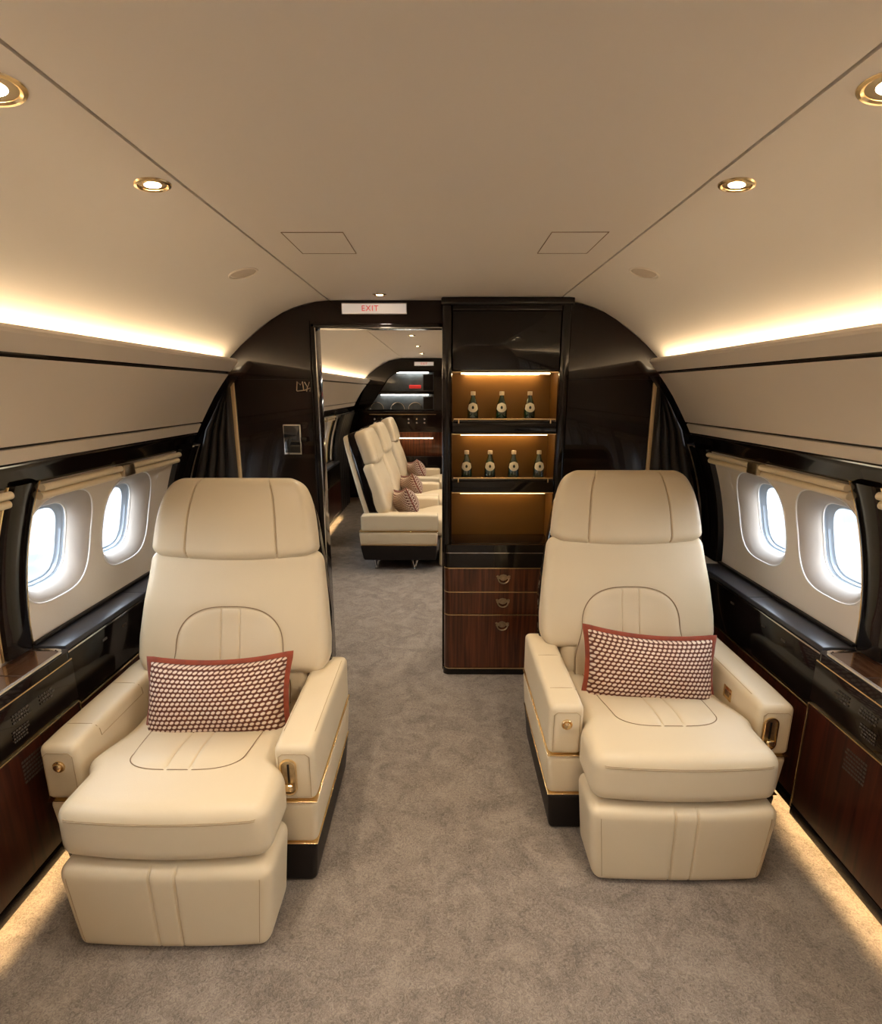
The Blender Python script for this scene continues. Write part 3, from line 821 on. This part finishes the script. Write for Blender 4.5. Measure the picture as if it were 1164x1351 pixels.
def make_seat(label, sx=1, far=False, name='passenger_seat'):
    root = thing(name, label, 'seat')
    off = (.037 if sx > 0 else -.020) if not far else 0
    zp = .10 if far else 0
    AY = .64 if far else .55; BY = .66 if far else .566
    z1, z2, za = (.235, .352, .505) if far else (.147, .306, .500)
    # plinth, base, gold lines
    def tap(x, y, z):
        t = (z1-z)/.147
        return (x*(1-.03*t), y+(.008*t if y < .3 else -.03*t), z)
    q = MB(); q.dense((-.392, .008, zp), (.392, BY-.006, z1-.001), .016, (4, 4, 2), tap); q.build('plinth', M['blackm'], root)
    def basew(x, y, z):
        t = (z2-z)/.16
        return (x*(1-.022*t), y+(.012*t if y < .3 else -.015*t), z)
    q = MB(); q.dense((-.402, -.002, z1+.002), (.402, BY, z2-.001), .02, (6, 6, 3), basew); q.build('seat_base', M['leather'], root)
    for z, w, yf in ((z1+.001, .3942, .0085), (z2+.0025, .4025, -.003)):
        q = MB(); q.dense((-w, yf, z-.0015), (w, BY-.003-(.010 if yf > 0 else 0), z+.0015), .0014, (2, 2, 1)); q.build('gold_line', M['gold'], root)
    if far:
        for x in (-.3, .3):
            for y in (.17, .50):
                q = MB(); q.tube([(x, y, .102), (x, y+.015, .05), (x, y+.03, .006)], [.009, .007, .007], 8); q.tube([(x, y+.03, .0), (x, y+.03, .008)], .014, 10); q.tube([(x, y+.06, .102), (x, y+.03, .012)], .005, 8)
                q.build('leg', M['chrome'], root)
    # arms
    for s_, xi, xo in ((-1, -.288, -.402), (1, .284, .402)):
        lo = (min(xi, xo), -.004, z2+.006); hi = (max(xi, xo), AY, za)
        def aw(x, y, z):
            # the top dips a touch to the front and the back corner is rounded down
            dz = -.004*smooth((.10-y)/.12)*((z-.31)/.19)
            if y > AY-.10: dz -= .012*((y-(AY-.10))/.10)**2*((z-.31)/.19)
            return (x, y, z+dz)
        q = MB(); q.dense(lo, hi, .022, (6, 24, 6), aw); a = q.build('armrest', M['leather'], root)
        if not far:
            inn, ou = (hi[0], lo[0]) if s_ < 0 else (lo[0], hi[0])
            # stitched line round the front face and along the top
            st = MB(); x0, x1 = lo[0]+.014, hi[0]-.014
            st.tube([(x0, -.0045, .33), (x0, -.0045, .463), (x0+.012, -.0045, .473), (x1-.012, -.0045, .473), (x1, -.0045, .463), (x1, -.0045, .33)], .0011, 5)
            st.build('stitching', M['stitch'], a)
            st = MB()
            if s_ < 0:
                for yy in (.10, .33):
                    st.tube([(lo[0]+.004, yy, .4865), (lo[0]+.02, yy, .4994), ((lo[0]+hi[0])/2, yy, .5004), (hi[0]-.02, yy, .4994), (hi[0]-.006, yy, .4935), (hi[0]+.0004, yy+.004, .478), (hi[0]+.0004, yy+.008, .455)], .0012, 5)
                st.tube([(hi[0]+.0004, .108, .455), (hi[0]+.0004, .338, .455)], .0012, 5)
            else:
                st.tube([(lo[0]+.012, .07+.42*t, .4975) for t in lines(6, 0, 1)], .0011, 5)
                s2 = MB(); s2.tube([(hi[0]-.012, .07+.42*t, .4975) for t in lines(6, 0, 1)], .0011, 5); s2.build('stitching', M['stitch'], a)
            st.build('stitching', M['stitch'], a)
        if not far and s_ > 0:     # oval recline latch
            cx, cz = .325, .398
            def oval(w, h, y, n_=40):
                out = []
                for i in range(n_):
                    t = 2*PI*i/n_; c, s2 = math.cos(t), math.sin(t)
                    out.append((cx+w*c, y, cz+(h-w)*(1 if s2 >= 0 else -1)+w*s2))
                return out
            q = MB(); q.loft([oval(.0245, .060, -.003), oval(.0245, .060, -.009), oval(.020, .0555, -.010), oval(.018, .0535, -.006), oval(.018, .0535, -.004)]); h_ = q.build('latch_plate', M['gold'], a, ang=60)
            q = MB(); L = q.loft([oval(.0185, .054, -.0045), oval(.012, .047, -.0044)]); q.face(L[1]); q.build('recess', M['brass'], a)
            q = MB(); q.box(cx-.003, cx+.003, -.007, -.004, cz-.02, cz+.042, .001); q.build('slot', M['blackm'], a)
            q = MB(); q.box(cx-.014, cx+.014, -.020, -.004, cz-.042, cz-.020, .006); q.build('lever', M['gold'], a)
        if not far and s_ < 0:     # push button
            q = MB(); q.lathe([(.018, 0), (.018, -.004), (.0155, -.006), (.013, -.004), (.0125, -.003), (.011, -.010), (.006, -.013), (0, -.0135)], 24, (-.345, -.004, .430), 'y'); q.build('button', M['gold'], a)
        if not far and s_ > 0 and sx < 0:
            q = MB(); q.box(.281, .2835, .16, .21, .405, .452, .001); pl = q.build('outlet_plate', M['gold'], a)
            q = MB(); q.box(.280, .2812, .172, .198, .418, .440, .0005); q.build('outlet_slot', M['brass'], pl)
    # seat cushion: T shaped in front of the arms
    def cw(x, y, z):
        t = smooth((.03-y)/.06)
        cx = off*t; hw = .279+(.284-.279)*t
        u = x/.294
        zt = z
        top = (z-.285)/(.44-.285)
        crown = .010*(1-u*u)*(1 if top > .5 else 0)*smooth((top-.5)*2)
        dip = -.045*smooth((y+.02)/.28)*smooth(top*1.4)
        zz = z+crown+dip
        if z > .40:
            for a_ in (-1, 1): pass
        yy = y-.022*(1-u*u)*smooth((-.05-y)/.1)
        # seam round the front edge and a softened lower edge
        if y < -.10: zz += 0
        return (cx+u*hw, yy, zz)
    q = MB(); q.dense((-.294, -.178, .283), (.294, .45, .44), .042, (30, 30, 8), cw); cu = q.build('seat_cushion', M['leather'], root)
    if not far:
        st = MB()
        for zz in (.409, .4035):
            st.tube([(cw(u*.294*.985, -.168 if abs(u) < .93 else -.168+.03*(abs(u)-.93)/.07, zz)[0], cw(u*.294, -.178, zz)[1]-.0006+.052*max(0, (abs(u)-.86)/.14)**2, zz+.004+.004*(1-u*u)) for u in lines(40, -.99, .99)], .0011, 5)
        st.build('stitching', M['stitch'], cu)
        # recessed centre panel of the cushion
        def ip(u, y):
            w = .205-.065*smooth((.11-y)/.22) if y < .11 else .205
            return w
        q = MB()
        tops = lambda x, y: cw(x, y, .44)[2]
        y0, y1 = -.040, .40
        us = sorted(set([math.sin(t) for t in lines(44, -PI/2, PI/2)]+[c+d for c in (-.18, .18) for d in (-.03, -.018, -.009, 0, .009, .018, .03)]))
        def S(u, v):
            y = y0+(y1-y0)*v
            # rounded front corners
            cut = .075*(1-max(0, 1-abs(u)**3.2)**.45)*(1-v)**2
            hw = .20*(1-.16*(1-v))
            x = off*.6*smooth((.22-y)/.30)+u*hw
            e = (1-abs(u)**10)*(1-(1-v)**24)
            zz = tops(u*hw, y+cut)-.0006+.006*e-groove(u*hw, .034, .0025, .004)-groove(u*hw, -.034, .0025, .004)
            return (x, y+cut, zz)
        q.grid(S, us, lines(40, 0, 1)); q.build('seat_insert', M['leather2'], cu, ang=70)
        sm = MB(); sm.tube([tuple(Vector(S(u, 0))+Vector((0, 0, .0012))) for u in [math.sin(t) for t in lines(60, -PI/2, PI/2)]], .0015, 5)
        for u in (-1, 1): sm.tube([tuple(Vector(S(u, v))+Vector((0, 0, .001))) for v in lines(20, 0, 1)], .0014, 5)
        sm.build('seam', M['seam'], cu)
    # leg rest
    def lw(x, y, z):
        t = (z-.006)/.252
        w = .925+.075*min(1, t*1.1)
        u = x/.296
        g = 0
        if y < -.12: g = groove(x, .034, .003, .006)+groove(x, -.034, .003, .006)
        return (off+x*w, y+.006*(1-t)**2+g-.010*(1-u*u), z)
    q = MB(); q.dense((-.284, -.196, .003), (.284, -.012, .272), .030, (30, 6, 14), lw, ((.034, -.034), (), ())); lg = q.build('leg_rest', M['leather'], root)
    if not far:
        for x in (-.256, .256, -.034, .034):
            st = MB()
            st.tube([(lw(x, -.196, z)[0], lw(x, -.196, z)[1]-(.0005 if abs(x) > .1 else -.001), z) for z in lines(14, .03, .245)], .0011, 5)
            st.build('stitching', M['stitch'], lg)
    # backrest
    WT = [(0, .955), (.05, 1.0), (.12, 1.0), (.25, .965), (.40, .91), (.50, .865)]
    def bw(x, d, s):
        w = interp(WT, s); u = x/.352
        dd = d
        if d < .07:
            dd += -.016*(1-u*u)*(1-d/.07)+.020*(u**4)*0
            dd += .012*math.exp(-((s-.38)/.10)**2)*(1-d/.07)
            dd += .013*math.exp(-((u)/.40)**4)*smooth((.27-s)/.10)*(1-d/.07)
        return bk(x*w, dd, s)
    q = MB(); q.dense((-.352, 0, -.012), (.352, .12, .444), .040, (36, 6, 30), bw); bkst = q.build('backrest', M['leather'], root)
    q = MB(); q.dense((-.276, .004, -.20), (.276, .11, .06), .03, (8, 4, 8), lambda x, d, s: bk(x, d+.006, s)); q.build('back_lower', M['leather'], bkst)
    if not far:
        # arched insert
        def hwi(v): return .192-.02*v
        q = MB()
        sl, sh = -.12, .238
        us = sorted(set([math.sin(t) for t in lines(44, -PI/2, PI/2)]+[c+d for c in (-.165, .165) for d in (-.03, -.02, -.01, 0, .01, .02, .03)]))
        def IS(u, v, lift=0):
            rr = .42                                 # arch: superelliptic top
            s1 = .085; smax = s1+(sh-s1)*max(0, 1-abs(u)**2.7)**.42
            hw = .225-.030*smooth((v-.3)/.7)
            s = sl+(smax-sl)*v; x = u*hw
            P = bw(x/interp(WT, max(s, 0)), .0, max(s, .03))
            base = bw(x/interp(WT, max(s, .03)), 0, max(s, .03))
            # depth at that point in the back frame
            d = (base[1]-YB)*math.cos(TIL)-(base[2]-ZB)*math.sin(TIL)
            e = (1-abs(u)**14)*(1-v**26)
            return bk(x, d+.004-.010*e+groove(x, .034, .0025, .004)+groove(x, -.034, .0025, .004)-lift, s)
        q.grid(IS, us, lines(44, 0, 1)); q.build('back_insert', M['leather2'], bkst, ang=70)
        sm = MB()
        sm.tube([IS(-1, v, .0055) for v in lines(16, 0, 1)]+[IS(u, 1, .0055) for u in [math.sin(t) for t in lines(60, -PI/2, PI/2)]][1:-1]+[IS(1, v, .0055) for v in lines(16, 1, 0)], .0018, 6)
        sm.build('seam', M['seam'], bkst)
        for x in (-1, 1):
            st = MB()
            st.tube([bw(x*.325, .0145, s) for s in lines(16, .03, .42)], .001, 5)
            st.build('stitching', M['stitch'], bkst)
    # headrest
    HT = [(0, .955), (.05, .985), (.10, 1.0), (.30, .978), (.50, .950), (.66, .915), (.78, .875), (.87, .832), (.94, .785), (.98, .745), (1.0, .72)]
    H0, HL = .424, .291
    def hw_(x, d, s):
        t = (s-H0)/HL; w = interp(HT, t); u = x/.308
        sag = -.022*(1-(u*1.0)**2)*(1-t)
        dd = d
        if d < .06:
            dd += (-.014*(1-u*u)-.010*math.sin(PI*max(0, min(1, t))))*(1-d/.06)
            dd += groove(x, .168, .003, .008)+groove(x, -.168, .003, .008)
        dd += .012*t*t
        return bk(x*w, dd-.010, s+sag)
    q = MB(); q.dense((-.306, 0, H0), (.306, .105, H0+HL), .034, (34, 6, 26), hw_, ((.168, -.168), (), ())); hd = q.build('headrest', M['leather'], root)
    if not far:
        for x in (-1, 1):
            st = MB()
            st.tube([hw_(x*.285, .006, s) for s in lines(16, H0+.03, H0+HL-.05)], .001, 5)
            st.build('stitching', M['stitch'], hd)
            st = MB()
            st.tube([hw_(x*.168, -.0005, s) for s in lines(20, H0+.02, H0+HL-.03)], .0014, 5)
            st.build('seam', M['stitch'], hd)
    # shells behind the back
    def shw(x, d, s):
        t = s/.72
        w = interp([(0, 1.0), (.3, .99), (.55, .90), (.65, .86), (.8, .80), (.92, .70), (1, .56)], t)
        return bk(x*w, d, s)
    q = MB(); q.dense((-.350, .078, -.16), (.350, .165, .716), .022, (8, 3, 24), shw); sh_ = q.build('back_shell', M['black'], root)
    q = MB(); cwid = .345 if far else .315
    q = MB(); q.dense((-cwid, .155, -.18), (cwid, .205, .708 if far else .690), .022, (8, 3, 24), shw); q.build('back_cover', M['leather'], root)
    return root

seatL = make_seat('cream leather passenger seat left of the aisle, nearer to the camera', 1); seatL.location = (-.777, 1.320, 0)
seatR = make_seat('cream leather passenger seat right of the aisle, in front of the drinks cabinet', -1); seatR.location = (.753, 1.525, 0)
sf = make_seat('cream seat in profile beyond the doorway, nearest of the sideways row', 1, True, 'sideways_seat')
sf.location = (-.045, 4.60, 0); sf.rotation_euler = (0, 0, PI/2); sf['group'] = 'sideways seats beyond the doorway'
for y, lab in ((5.42, 'cream seat beyond the doorway, middle one of the sideways row'), (6.50, 'cream seat beyond the doorway, farthest of the sideways row')):
    c = copy_tree(sf); c.location = (-.045, y, 0); c['label'] = lab

# ------------------------------------------------------------------ cushions
def make_pillow(label, w=.238, h=.131, T=.115):
    root = thing('throw_pillow', label, 'pillow', group='woven throw pillows')
    uvs = lines(48, -1, 1); vvs = lines(32, -1, 1)
    def edge(u, v):
        x = w*u*(1-.065*(1-v*v)); z = h*v*(1-.17*(1-u*u)*(1 if v > 0 else .3))
        return x, z
    for nm in ('cover',):
        b = MB(); uvl = {}
        def S(u, v, s_):
            x, z = edge(u, v); t = T*(max(0, 1-u**2)**.5*max(0, 1-v**2)**.5)**.85*(1+.05*math.sin(5*u+2*v))
            return (x, s_*t, z)
        for s_ in (-1, 1):
            V = b.grid(lambda u, v: S(u, v, s_), uvs, vvs)
            for j, v in enumerate(vvs):
                for i, u in enumerate(uvs): uvl[V[j][i]] = ((u+1)/2, (v+1)/2)
        lay = b.bm.loops.layers.uv.new('UVMap')
        for f in b.bm.faces:
            for l in f.loops: l[lay].uv = uvl[l.vert]
        bmesh.ops.remove_doubles(b.bm, verts=b.bm.verts[:], dist=.0002)
        b.build('cover', M['weave'], root, ang=80)
    # rust flange all round
    b = MB(); per = [(u, -1) for u in lines(40, -1, 1)]+[(1, v) for v in lines(26, -1, 1)][1:]+[(u, 1) for u in lines(40, 1, -1)][1:]+[(-1, v) for v in lines(26, 1, -1)][1:-1]
    def ring(sc, y, ws=.0):
        out = []
        for i, (u, v) in enumerate(per):
            x, z = edge(u, v); L = math.hypot(x, z)
            nx = (1 if abs(u) == 1 else .0)*math.copysign(1, u)*(1 if abs(u) == 1 else 0); nz = math.copysign(1, v) if abs(v) == 1 else 0
            out.append((x+nx*sc, y+ws*math.sin(i*.9), z+nz*sc))
        return out
    loops = [ring(-.006, -.007), ring(.002, -.006), ring(.012, -.003, .0012), ring(.0145, 0, .0012), ring(.012, .003, .0012), ring(.002, .006), ring(-.006, .007)]
    L = b.loft(loops); b.build('flange', M['rust'], root, ang=60)
    return root
pl = make_pillow('rust and cream woven pillow on the left seat')
pl.location = (-.766, 1.595, .480); pl.rotation_euler = (R(-22), R(-1.5), R(2))
pr_ = make_pillow('rust and cream woven pillow on the right seat')
pr_.location = (.776, 1.795, .478); pr_.rotation_euler = (R(-22), R(3.5), R(-4))
for (x, y), lab in (((-.355, 4.60), 'woven pillow on the nearest seat of the sideways row'), ((-.355, 5.42), 'woven pillow on the middle seat of the sideways row'), ((-.355, 6.50), 'woven pillow on the farthest seat of the sideways row')):
    c = copy_tree(pl); c['label'] = lab; c.location = (x+.02, y-.06, .545); c.rotation_euler = Euler((R(-22), R(12), PI/2+.35)); c.scale = (.86, .86, .86)

# ------------------------------------------------------------------ far bulkhead with galley cabinet
YG = YE-.25
fw = MB(); out = [(-1.36, 0), (-1.36, .69)] + [(-hull(z)-.01, z) for z in lines(6, .75, 1.235)] + [(-1.335, 1.26), (-1.275, 1.45), (-1.19, 1.60)] + [(-x, z-.001) for x, z in ARCH[::-1]] + [(x, z-.001) for x, z in ARCH] + [(1.19, 1.60), (1.275, 1.45), (1.335, 1.26)] + [(hull(z)+.01, z) for z in lines(6, 1.235, .75)] + [(1.36, .69), (1.36, 0)]
fw.prism(out, YE-.02, YE+.06); struct(fw.build('wall_far', M['darkwood'], smooth=False))
gal = thing('galley_cabinet', 'dark galley cabinet with lit grey glass doors on the far bulkhead', 'cabinet', (-.42, YG, 0))
def gb(name, m, x0, x1, y0, y1, z0, z1, r=.004, par=None):
    q = MB(); q.box(x0+.42, x1+.42, y0, y1, z0, z1, r); return q.build(name, M[m], par or gal)
# arched surround with an opening for the doors
g = MB()
outer = [(-1.16, 1.24), (-1.14, 1.50), (-1.06, 1.60)] + [(-x, z-.004) for x, z in ARCH[::-1][2:]] + [(.0, ZC-.004), (.30, ZC-.004), (.30, 1.24)]
def piece(pts): g.prism([(x+.42, z) for x, z in pts], 0, .22)
piece([(-.128, 1.24), (.30, 1.24), (.30, ZC-.004), (-.128, ZC-.004)])
piece([(-.128, 1.745), (-.128, ZC-.004), (-.55, ZC-.004), (-.56, 1.745)])
ins = [(-.56, 1.745), (-.66, 1.72), (-.74, 1.66), (-.83, 1.53), (-.93, 1.38), (-1.03, 1.24)]
outr = [(-.55, ZC-.004), (-.72, arch_z(.72)-.004), (-.885, arch_z(.885)-.004), (-1.0, arch_z(1.0)-.004), (-1.10, 1.42), (-1.16, 1.24)]
for i in range(5): piece([ins[i], outr[i], outr[i+1], ins[i+1]])
s_ = g.build('surround', M['black'], gal, smooth=False)
gb('frame_base', 'black', -1.16, .30, 0, .22, .0, .62)
gb('control_band', 'darkwood', -1.16, .30, 0, .22, .95, 1.235)
gb('niche_back', 'mahog', -.82, .30, .12, .22, .62, .95)
gb('niche_side', 'black', -1.16, -.82, 0, .22, .62, .95)
gb('niche_led', 'nicheled', -.76, -.14, .02, .04, .862, .872, .002)
q = MB(); q.prism([(x+.42, z) for x, z in [(-.62, 1.50), (-.128, 1.50), (-.128, 1.742), (-.56, 1.742), (-.66, 1.715), (-.73, 1.66), (-.84, 1.50)]][::-1], .06, .10); q.build('glass_door', M['glassgrey'], gal, smooth=False)
q = MB(); q.prism([(x+.42, z) for x, z in [(-1.02, 1.25), (-.128, 1.25), (-.128, 1.455), (-.87, 1.455)]], .06, .10); q.build('glass_door', M['glassgrey'], gal, smooth=False)
gb('door_rail', 'black', -.95, -.128, .03, .11, 1.455, 1.50)
gb('door_led', 'whiteled', -.62, -.20, .02, .05, 1.728, 1.740, .002)
gb('door_led', 'whiteled', -.84, -.20, .02, .05, 1.440, 1.450, .002)
gb('speaker_box', 'blackm', -.27, -.135, .02, .06, 1.50, 1.715, .01)
gb('speaker_box', 'blackm', -.27, -.135, .02, .06, 1.255, 1.425, .01)
q = MB(); q.box(-.46+.42, -.30+.42, .045, .06, 1.53, 1.575, .01); q.build('red_badge', M['signred'], gal)
q = MB()
for x, z, r in ((-.90, 1.255, .09), (-.62, 1.255, .09), (-.38, 1.255, .09)):
    q.tube([(x+.42+r*math.cos(a), .055, z+r*math.sin(a)) for a in lines(16, 0, PI)], .006, 6)
q.build('rack_hoop', M['chrome'], gal)
for i, x in enumerate((-.93, -.83, -.69, -.47, -.36, -.255)):
    for z in (1.075, 1.125):
        q = MB(); q.lathe([(.013, 0), (.013, -.01), (.009, -.014), (0, -.014)], 14, (x+.42, 0, z), 'y'); q.build('control_button', M['gold' if (i == 4 and z > 1.1) else 'chrome'], gal)
gb('gold_line', 'gold', -1.0, -.1, -.003, .003, 1.185, 1.192, .001)
q = MB(); q.box(-1.318, -1.300, 0, .02, .02, 1.35, .004)
o = q.build('trim_70', M['gold']); o.location = (0, YG-.02, 0); struct(o)
# pleated dark panel on the left wall before the galley
def side_pleats(sx, label):
    root = thing('pleated_curtain', label, 'curtain', (sx*1.2, 6.3, 0), group='parked curtains at the far bulkhead')
    b = MB(); us = lines(90, 0, 1); zs = lines(10, .01, 1.225)
    def S(u, z): return (sx*(min(hull(max(z, .69)), 1.35)-.055-.022*abs(math.sin(u*PI*6))**.7)-sx*1.2, .75*u, z)
    A = b.grid(S, us, zs); B = b.grid(lambda u, z: (S(0, z)[0]+sx*.028, .75*u, z), us, zs)
    for j in range(len(zs)-1):
        for q_ in (0, -1): b.face([A[j][q_], A[j+1][q_], B[j+1][q_], B[j][q_]])
    for i in range(len(us)-1):
        for q_ in (0, -1): b.face([A[q_][i], A[q_][i+1], B[q_][i+1], B[q_][i]])
    b.build('pleats', M['curtain'], root, ang=50)
side_pleats(-1, 'black pleated curtain on the left wall near the galley')

# near end wall behind the camera
nw = MB(); nw.prism(out, YB0-.06, YB0-.001); struct(nw.build('wall_near', M['liner'], smooth=False))

# ------------------------------------------------------------------ outside
g = MB(); g.box(-150, 150, -150, 150, -3.1, -3.0)
struct(g.build('ground', M['ground'], smooth=False))
W = bpy.data.worlds.new('sky'); bpy.context.scene.world = W; W.use_nodes = True
nt = W.node_tree; bg = nt.nodes['Background']
tc = nt.nodes.new('ShaderNodeTexCoord'); sp = nt.nodes.new('ShaderNodeSeparateXYZ'); nt.links.new(tc.outputs['Generated'], sp.inputs[0])
rp = nt.nodes.new('ShaderNodeValToRGB'); rp.color_ramp.elements[0].position = 0; rp.color_ramp.elements[0].color = (.95, .97, 1, 1)
rp.color_ramp.elements[1].position = 1; rp.color_ramp.elements[1].color = (.72, .84, 1, 1)
nt.links.new(sp.outputs[2], rp.inputs[0]); nt.links.new(rp.outputs[0], bg.inputs[0]); bg.inputs[1].default_value = 9.5

# ------------------------------------------------------------------ camera
cam = bpy.data.cameras.new('camera'); co = bpy.data.objects.new('camera', cam); C.objects.link(co)
F = 690.0
cam.sensor_fit = 'VERTICAL'; cam.sensor_height = 24; cam.lens = F/1351*24; cam.clip_start = .01; cam.clip_end = 400
co.location = (0, 0, 1.5)
co.rotation_euler = (PI/2-math.atan(160/F), 0, math.atan(3/F))
sc = bpy.context.scene; sc.camera = co
sc.view_settings.view_transform = 'Standard'; sc.view_settings.look = 'None'; sc.view_settings.gamma = 1; sc.view_settings.exposure = .7
sc.view_settings.use_curve_mapping = False
